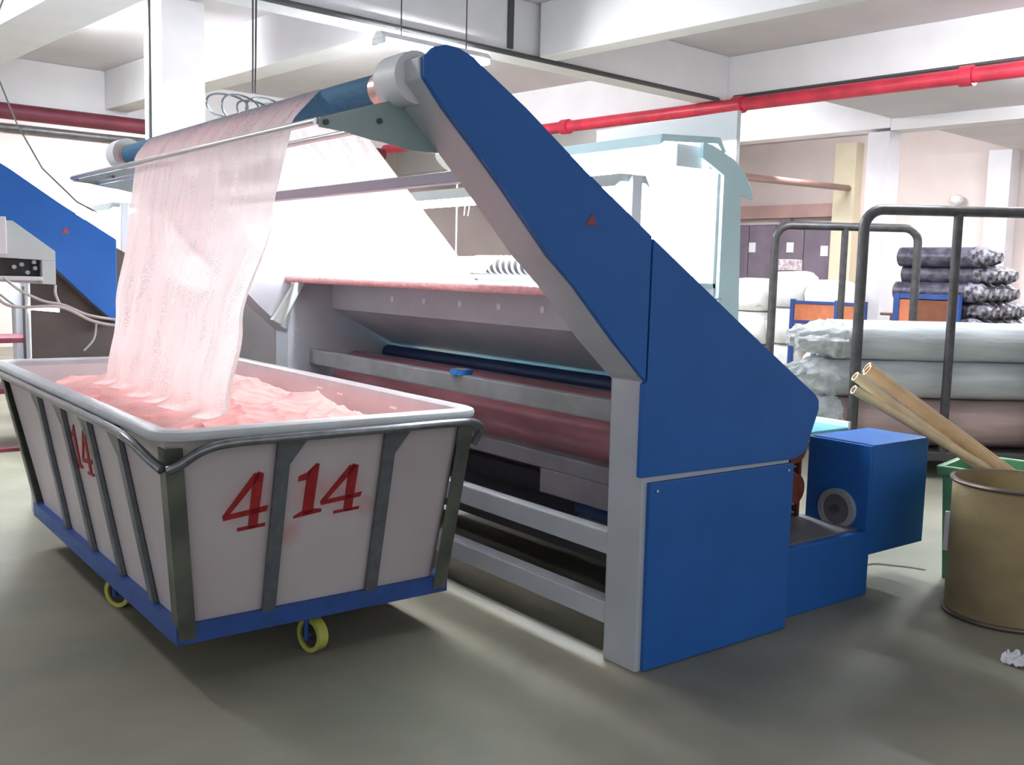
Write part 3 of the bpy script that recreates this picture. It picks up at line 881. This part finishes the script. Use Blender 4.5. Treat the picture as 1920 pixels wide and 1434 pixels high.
# cloth on the scroll roller behind
def scr(u, v):
    a = PI * (1.05 - 0.9 * v)
    return (2.80 + 0.050 * math.cos(a) - 0.04 * (1 - v), lerp(3.66 + 0.12 * (1 - v), 5.60, u), 1.530 + 0.052 * math.sin(a) - 0.03 * (1 - v))
grid('scroll_wrap', scr, 20, 10, LACE, cl, (1.9, 0.3))

# blue tape ring on the front bar
tp = thing('tape_roll', 'round blue tape roll lying on the grey front bar of the machine', 'tape', (2.76, 4.03, 0.995))
annulus('tape_ring', (2.76, 4.03, 0.995), (2.76, 4.03, 1.020), 0.055, 0.030, TAPE, tp, 32)
annulus('tape_core', (2.76, 4.03, 0.995), (2.76, 4.03, 1.020), 0.0305, 0.026, KRAFT, tp, 24)

# ================================================================ pale blue machine behind
pm = thing('pale_blue_machine', 'pale blue inspection machine with hooked side plate and lamp hood behind the blue arm', 'machine', (5.1, 5.2, 0))
plate = [(4.86, 2.35), (4.95, 2.34), (5.03, 2.312), (5.17, 2.263), (5.27, 2.19), (5.34, 2.103), (5.374, 2.018), (5.236, 2.05), (5.25, 1.90), (5.28, 1.2), (5.28, 0), (5.07, 0), (5.07, 2.16), (4.86, 2.25)]
for y in (4.425, 6.45):
    prism('side_plate', plate, 1, y, y + 0.03, PBLUE, pm, 0.004)
box('front_post', (5.045, 4.46, 0.0), (5.075, 4.60, 2.2), WHITE, pm, 0.004)
pp_ = box('perforated_panel', (5.10, 4.61, 0.5), (5.13, 6.44, 2.28), PERF, pm)
for r_ in range(6):
    for c_ in range(2):
        cyl('panel_hole', (5.094, 4.68 + 0.07 * c_, 1.30 + 0.10 * r_), (5.101, 4.68 + 0.07 * c_, 1.30 + 0.10 * r_), 0.008, DARKC, pp_, 8)
box('panel_latch', (5.05, 4.605, 1.86), (5.10, 4.655, 2.00), GREYD, pm, 0.004)
prism('lamp_hood', [(4.50, 2.30), (4.52, 2.37), (5.05, 2.40), (5.12, 2.31), (5.08, 2.30), (5.03, 2.36), (4.54, 2.33)], 1, 4.456, 6.45, PBLUE, pm, 0.003)
lamp_tubes(pm, 4.50, 6.40, 4.80, 2.22, 'y', 2, 0.14)
for y in (4.48, 6.40):
    box('lamp_holder', (4.68, y, 2.19), (4.92, y + 0.03, 2.33), WHITE, pm, 0.003)
box('back_panel', (5.40, 4.62, 0.0), (5.44, 6.05, 2.63), WHITE, pm, 0.005)
box('work_board', (4.55, 4.46, 1.42), (5.09, 6.44, 1.46), PBLUE, pm, 0.006)
for y in (4.5, 6.35):
    box('board_leg', (4.58, y, 0), (4.63, y + 0.05, 1.42), PBLUE, pm, 0.004)
def mound(u, v):
    y = lerp(4.8, 6.35, u)
    a = PI * v
    r = 0.13 * (0.85 + 0.25 * nz(u * 3, 1.2) + 0.1 * nz(u * 8, v * 3)) * min(1, 0.35 + 5 * min(u, 1 - u))
    return (4.80 - 0.20 * math.cos(a) * min(1, .4 + 4 * min(u, 1 - u)), y, 1.463 + r * 1.7 * math.sin(a))
md = grid('cloth_bundle', mound, 40, 16, mat('cream_cloth', (0.85, 0.80, 0.74), 0.9, var=0.1, scale=6, bump=0.6, bscale=12))
tag(settle(md), 'cream cloth heaped on the board of the pale blue machine', 'cloth')

# small reflector lamp and wires seen under the bracket plate
sl = thing('work_lamp', 'small white work lamp with wires seen below the bracket plate', 'lamp', (6.2, 9.2, 2.6))
cyl('lamp_stem', (6.2, 9.2, 0.0), (6.2, 9.2, 2.75), 0.011, GREY, sl, 10)
bm = bmesh.new()
ring_sweep(bm, [(6.05, 9.25, 2.66), (6.09, 9.24, 2.70), (6.14, 9.22, 2.74), (6.18, 9.21, 2.77)], [0.13, 0.12, 0.07, 0.03], 20)
finish('lamp_shade', bm, WHITE, sl, smooth=True)
for d in (0.05, 0.09):
    tube('lamp_wire', [(6.2 + d, 9.2, 2.78), (6.2 + d * 2, 9.15, 2.5), (6.2 + d * 1.3, 9.15, 2.1)], 0.008, CABLE, sl, 6)

# ================================================================ trolley with plastic wrapped rolls
ang = math.atan2(-0.61, 0.793)
tl = thing('roll_trolley', 'dark iron pipe trolley with two hoop frames carrying wrapped cloth rolls', 'trolley', (6.71, 4.46, 0), ang, world_coords=False)
def hoop(v, u0, u1, um, zt, name):
    r = 0.14
    pts = [(u0, v, 0.12), (u0, v, zt - r)] + [(u0 + r - r * math.cos(a), v, zt - r + r * math.sin(a)) for a in [PI / 2 * i / 6 for i in range(1, 7)]]
    pts += [(u1 - r + r * math.sin(a), v, zt - r + r * math.cos(a)) for a in [PI / 2 * i / 6 for i in range(0, 7)]] + [(u1, v, 0.12)]
    h = tube(name, pts, 0.040, IRON, tl, 14)
    cyl('hoop_post', (um, v, 0.15), (um, v, zt), 0.034, IRON, h, 12)
    return h
hoop(0, 0, 1.41, 0.705, 2.035, 'front_hoop')
hoop(2.3, -0.08, 1.32, 0.60, 2.02, 'rear_hoop')
dk = box('deck_frame', (-0.12, -0.03, 0.13), (1.50, 2.33, 0.20), IRON, tl, 0.01)
for u in (0.05, 1.35):
    for v in (0.1, 2.2):
        ww = annulus('trolley_wheel', (u - 0.025, v, 0.066), (u + 0.025, v, 0.066), 0.065, 0.02, BLACK, tl, 20)
def wrapped_roll(v, z, r, u0, u1, m, label, seed, grp='plastic wrapped rolls on the pipe trolley'):
    t = thing('wrapped_roll', label, 'cloth roll', (6.71 + 0, 4.46, 0), ang, grp, world_coords=False)
    # put the empty at the roll's own foot
    off = Vector((u0, v, z - r))
    t.location = Vector((6.71, 4.46, 0)) + Matrix.Rotation(ang, 3, 'Z') @ off
    bm = bmesh.new()
    nn = 26
    rings = ring_sweep(bm, [(lerp(0, u1 - u0, i / nn), 0, r) for i in range(nn + 1)], r, 26)
    for ring in rings:
        for vv in ring:
            d = Vector((0, vv.co.y, vv.co.z - r))
            k = 0.10 * nz(vv.co.x * 2.0 + seed, vv.co.y * 7, vv.co.z * 7 + seed)
            s = 1 - abs(k) * 0.6
            vv.co.y, vv.co.z = d.y * s, r + d.z * s
    finish('roll_body', bm, m, t, smooth=True)
    # gathered end of the plastic sleeve
    bm = bmesh.new()
    nn = 14
    rings = ring_sweep(bm, [(0.03 - 0.36 * i / nn, 0, r) for i in range(nn + 1)], 1.0, 40)
    for i, ring in enumerate(rings):
        prof = interp([0, .25, .7, 1.0], [r * 1.0, r * 0.96, r * 0.62, r * 0.40], i / nn)
        for j, vv in enumerate(ring):
            a = 2 * PI * j / 40
            q = prof * (1 + (0.06 + 0.22 * i / nn) * math.sin(a * 7 + seed + i * .25) * (0.5 + nz(a * 2, i * .4, seed)) + 0.16 * nz(a * 3, i * .5, seed + 4))
            vv.co.y, vv.co.z = q * math.cos(a), max(0.004, r + q * math.sin(a) - 0.05 * r * i / nn)
            vv.co.x += 0.03 * nz(a * 3, i, seed + 8)
    finish('gathered_sleeve', bm, CRUMPLE, t, smooth=True)
    return t
wrapped_roll(0.24, 0.395, 0.19, -0.08, 1.75, PLASTICP, 'front bottom roll of pinkish cloth in clear plastic behind the pipe posts', 1)
wrapped_roll(0.24, 0.735, 0.150, -0.12, 1.75, PLASTIC, 'front middle roll of pale grey cloth in clear plastic on the trolley', 5)
wrapped_roll(0.24, 1.030, 0.150, -0.06, 1.75, PLASTIC, 'front top roll of pale grey cloth in crumpled clear plastic on the trolley', 9)
wrapped_roll(0.62, 0.395, 0.19, 0.0, 1.75, PLASTICP, 'rear bottom wrapped roll on the trolley, behind the pinkish front one', 13)
wrapped_roll(0.62, 0.735, 0.150, -0.06, 1.75, PLASTIC, 'rear middle wrapped roll on the trolley', 17)
wrapped_roll(0.62, 1.030, 0.150, -0.03, 1.75, PLASTIC, 'rear top wrapped roll on the trolley, just behind the crumpled top one', 21)

# ================================================================ drum, crate, cardboard tubes
dr = thing('fibre_drum', 'brown cardboard drum with dark metal rim at the right edge', 'drum', (4.50, 2.13, 0))
bm = bmesh.new()
ring_sweep(bm, [(4.5, 2.13, z) for z in (0.0, 0.03, 0.2, 0.4, 0.60, 0.62)], [0.262, 0.265, 0.266, 0.265, 0.265, 0.265], 56, cap=False)
rr = ring_sweep(bm, [(4.5, 2.13, z) for z in (0.62, 0.02)], 0.255, 56, cap=False)
bm.faces.new(rr[1])
finish('drum_wall', bm, CARDB, dr, smooth=True)
for z in (0.615, 0.012):
    pts = [(4.5 + 0.266 * math.cos(2 * PI * i / 48), 2.13 + 0.266 * math.sin(2 * PI * i / 48), z) for i in range(48)]
    tube('drum_rim', pts, 0.011, RIMST, dr, 8, closed=True)
cr = thing('green_crate', 'green plastic crate standing behind the brown drum', 'crate', (5.03, 2.376, 0), math.radians(12), world_coords=False)
bm = bmesh.new()
def lp(e, z):
    return [bm.verts.new(p) for p in ((-0.24 - e, -0.30 - e, z), (0.24 + e, -0.30 - e, z), (0.24 + e, 0.30 + e, z), (-0.24 - e, 0.30 + e, z))]
ls = [lp(-0.03, 0.0), lp(-0.005, 0.535), lp(0.015, 0.54), lp(0.02, 0.585), lp(-0.012, 0.585), lp(-0.045, 0.02)]
for a, b in zip(ls, ls[1:]):
    for i in range(4):
        bm.faces.new((a[i], a[(i + 1) % 4], b[(i + 1) % 4], b[i]))
bm.faces.new(ls[0][::-1]); bm.faces.new(ls[-1])
finish('crate_body', bm, GREEN, cr, bevel=0.006)
box('paper_tag', (-0.262, 0.16, 0.16), (-0.246, 0.26, 0.36), PAPER, cr, 0.002)
def kraft(name, p0, p1, r, m, label):
    t = thing(name, label, 'cardboard tube', p0, 0, 'cardboard tubes leaning out of the crate')
    annulus('tube_wall', p0, p1, r, r * 0.72, m, t, 24)
    return t
kraft('cardboard_tube', (5.12, 2.13, 0.352), (4.346, 2.827, 1.078), 0.030, KRAFT, 'tan cardboard tube reaching highest out of the crate')
kraft('cardboard_tube', (5.06, 2.11, 0.352), (4.295, 2.790, 1.070), 0.030, KRAFT, 'tan cardboard tube lying just in front of the highest one')
kraft('cardboard_tube', (5.03, 2.205, 0.36), (4.166, 2.769, 1.047), 0.024, KRAFT2, 'pale cardboard tube, upper of the two thin ones')
kraft('cardboard_tube', (5.03, 2.225, 0.43), (4.113, 2.738, 0.989), 0.022, KRAFT2, 'pale cardboard tube lowest of the leaning bunch')

# ================================================================ background store: bales, carts, dark rolls
def bale(x0, x1, y0, y1, z0, z1, label, seed):
    bm = bmesh.new()
    nbox(bm, (x0, y0, z0), (x1, y1, z1))
    bmesh.ops.subdivide_edges(bm, edges=bm.edges[:], cuts=7, use_grid_fill=True)
    cx, cy, cz = (x0 + x1) / 2, (y0 + y1) / 2, (z0 + z1) / 2
    for v in bm.verts:
        q = Vector(((v.co.x - cx) / (x1 - x0) * 2, (v.co.y - cy) / (y1 - y0) * 2, (v.co.z - cz) / (z1 - z0) * 2))
        rnd = 1 - 0.13 * (abs(q.x) ** 3 * abs(q.y) ** 3 + abs(q.y) ** 3 * abs(q.z) ** 3 + abs(q.x) ** 3 * abs(q.z) ** 3)
        k = rnd + 0.03 * nz(q.x * 2 + seed, q.y * 2, q.z * 2)
        v.co = Vector((cx + q.x * k * (x1 - x0) / 2, cy + q.y * k * (y1 - y0) / 2, max(z0, cz + q.z * min(k, 1) * (z1 - z0) / 2)))
    o = finish('cloth_bale', bm, BALE, smooth=True)
    turn(o)
    return tag(settle(o), label, 'bale', 'white cloth bales by the shutter')
k = 0
for col, (ya, yb_, top) in enumerate(((8.42, 9.15, 1.50), (7.80, 8.40, 1.62), (7.18, 7.78, 1.50))):
    for lv in range(3):
        z0, z1 = top * lv / 3, top * (lv + 1) / 3
        lab = ('lowest', 'middle', 'topmost')[lv] + ' white cloth bale in the ' + ('left', 'centre', 'right')[col] + ' stack before the dark shutter'
        bale(12.7, 13.35, ya, yb_, z0, z1, lab, k * 3.1)
        k += 1
pk = bbox('small_parcel', (12.8, 8.02, 1.62), (13.1, 8.32, 1.78), mat('parcel_brown', (0.35, 0.24, 0.27), 0.7, col2=(0.7, 0.65, 0.68), scale=14), 0.02)
tag(settle(pk), 'small mottled parcel on top of the white bales', 'parcel')
# orange board cart in front of the bales
oc = thing('board_cart', 'blue framed cart with orange boards before the white bales', 'cart', bw(12.0, 7.1), TH, world_coords=False)
for y in (-0.68, -0.30, 0.36):
    box('cart_post', (-0.03, y - 0.03, 0), (0.03, y + 0.03, 1.23), BLUE2, oc, 0.004)
for z in (0.62, 0.93, 1.19):
    box('cart_rail', (-0.025, -0.68, z - 0.02), (0.025, 0.36, z + 0.02), BLUE2, oc, 0.003)
for y0, y1 in ((-0.65, -0.33), (-0.27, 0.33)):
    box('orange_board', (-0.008, y0, 0.95), (0.008, y1, 1.17), ORANGE, oc)
    box('orange_board', (-0.008, y0, 0.64), (0.008, y1, 0.91), ORANGE, oc)
box('cart_deck', (-0.02, -0.7, 0.30), (0.62, 0.38, 0.35), BLUE2, oc, 0.004)
for y in (-0.68, 0.36):
    box('cart_post', (0.56, y - 0.03, 0), (0.62, y + 0.03, 0.9), BLUE2, oc, 0.004)
# blue cart with dark rolls
dc = thing('roll_cart', 'blue steel cart with orange side boards under the stack of dark rolls', 'cart', bw(11.5, 5.0), TH, world_coords=False)
for x in (-0.03, 1.45):
    for y in (0.0, 0.72):
        box('cart_post', (x - 0.035, y - 0.035, 0), (x + 0.035, y + 0.035, 1.36 if x < 1 else 1.1), BLUE2, dc, 0.004)
for z in (0.30, 1.33):
    box('cart_rail', (-0.055, 0.0, z - 0.03), (-0.005, 0.72, z + 0.03), BLUE2, dc, 0.004)
box('orange_board', (-0.045, 0.47, 0.36), (-0.02, 0.69, 1.29), ORANGE, dc)
box('brown_board', (-0.045, 0.03, 0.36), (-0.02, 0.47, 1.29), ORANGE2, dc)
box('cart_deck', (-0.04, -0.05, 0.80), (1.50, 0.75, 0.86), BLUE2, dc, 0.004)
def dark_roll(x, z, yend, label, seed):
    t = thing('dark_cloth_roll', label, 'cloth roll', bw(11.5 + x, 5.0 + yend, z - 0.115), TH, 'dark rolls stacked on the blue cart', world_coords=False)
    bm = bmesh.new()
    rings = ring_sweep(bm, [(0, 0.10 + 0.08 * i, 0.115) for i in range(12)], 0.115, 16)
    for ring in rings:
        for v in ring:
            v.co.x *= 1 + 0.08 * nz(v.co.y * 3, seed, v.co.z * 9)
    finish('roll_body', bm, DROLL, t, smooth=True)
    bm = bmesh.new()
    rings = ring_sweep(bm, [(0, 0.12 - 0.05 * i, 0.115) for i in range(6)], 1, 20)
    for i, ring in enumerate(rings):
        for j, v in enumerate(ring):
            a = 2 * PI * j / 20
            q = interp([0, .5, 1], [0.118, 0.105, 0.055], i / 5) * (1 + 0.28 * nz(a * 2.2, i * .8, seed))
            v.co.x, v.co.z = q * math.cos(a), max(0.003, 0.115 + q * math.sin(a))
    finish('gathered_end', bm, DCRUMP, t, smooth=True)
rows = [(0.975, [0.12, 0.36, 0.60, 0.84, 1.08, 1.32]), (1.18, [0.24, 0.48, 0.72, 0.96, 1.2]), (1.385, [0.14, 0.38, 0.62, 0.86]), (1.59, [0.24, 0.48, 0.72]), (1.795, [0.14, 0.36])]
ordn = ['first', 'second', 'third', 'fourth', 'fifth', 'sixth']
lvn = ['bottom', 'second', 'third', 'fourth', 'top']
sd = 0
for li, (z, xs) in enumerate(rows):
    for xi, x in enumerate(xs):
        sd += 1
        dark_roll(x, z, -0.17 + 0.06 * nz(sd * 1.7, 0.3), f'dark plastic wrapped cloth roll, {ordn[xi]} from the left in the {lvn[li]} layer of the stack', sd * 1.3)

# rail behind, wall bulb, red rack, floor scraps
rl = thing('guard_rail', 'low brown handrail between the orange cart and the dark rolls', 'rail', bw(12.3, 6.2), TH, world_coords=False)
tube('rail_bar', [(0, -0.35, 1.08), (0, 0.15, 1.08)], 0.02, BROWN, rl, 8)
for y in (-0.3, 0.0):
    cyl('rail_post', (0, y, 0), (0, y, 1.08), 0.022, BROWN, rl, 8)
wb = thing('wall_bulb', 'white bulb on the right back wall above the trolley hoop', 'bulb', bw(17.9, 7.93, 2.9), TH, world_coords=False)
bm = bmesh.new()
bmesh.ops.create_uvsphere(bm, u_segments=16, v_segments=10, radius=0.11)
for v in bm.verts:
    v.co.x -= 0.06
    v.co.z = v.co.z * .8 + 0.06
finish('bulb_glass', bm, WHITE, wb, smooth=True)
box('bulb_base', (0.03, -0.04, 0.02), (0.098, 0.04, 0.12), GREY, wb, 0.004)
rk = thing('red_rack', 'red steel rack at the far left edge behind the cart', 'rack', (1.30, 8.6, 0))
for x in (1.44, 0.70):
    for y in (8.6, 9.05):
        box('rack_post', (x - 0.05, y - 0.05, 0), (x + 0.05, y + 0.05, 1.05), REDRACK, rk, 0.006)
for z in (0.45, 0.85):
    box('rack_shelf', (0.70, 8.6, z), (1.78, 9.1, z + 0.04), REDD, rk, 0.004)
box('rack_post', (1.70, 8.58, 0), (1.76, 8.64, 1.30), DARKC, rk, 0.004)
box('rack_foot', (1.36, 8.52, 0.0), (1.78, 8.58, 0.03), REDD, rk, 0.004)
bm = bmesh.new()
bmesh.ops.create_grid(bm, x_segments=8, y_segments=8, size=0.05)
for v in bm.verts:
    v.co = Vector((3.925 + v.co.x * 0.7, 1.80 + v.co.y, 0.004 + abs(0.06 * nz(v.co.x * 30, v.co.y * 30, 2)) + 0.02 * (v.co.x + 0.05) / 0.1))
tag(settle(finish('paper_scrap', bm, PAPER, smooth=True)), 'crumpled white paper scrap on the floor near the right edge', 'scrap')
tag(tube('thread', [(4.62, 2.95, 0.004), (4.70, 2.93, 0.006), (4.75, 2.86, 0.004), (4.80, 2.80, 0.004), (4.83, 2.72, 0.004)], 0.004, PAPER, seg=5), 'loose white thread on the floor beside the blue drive box', 'thread')
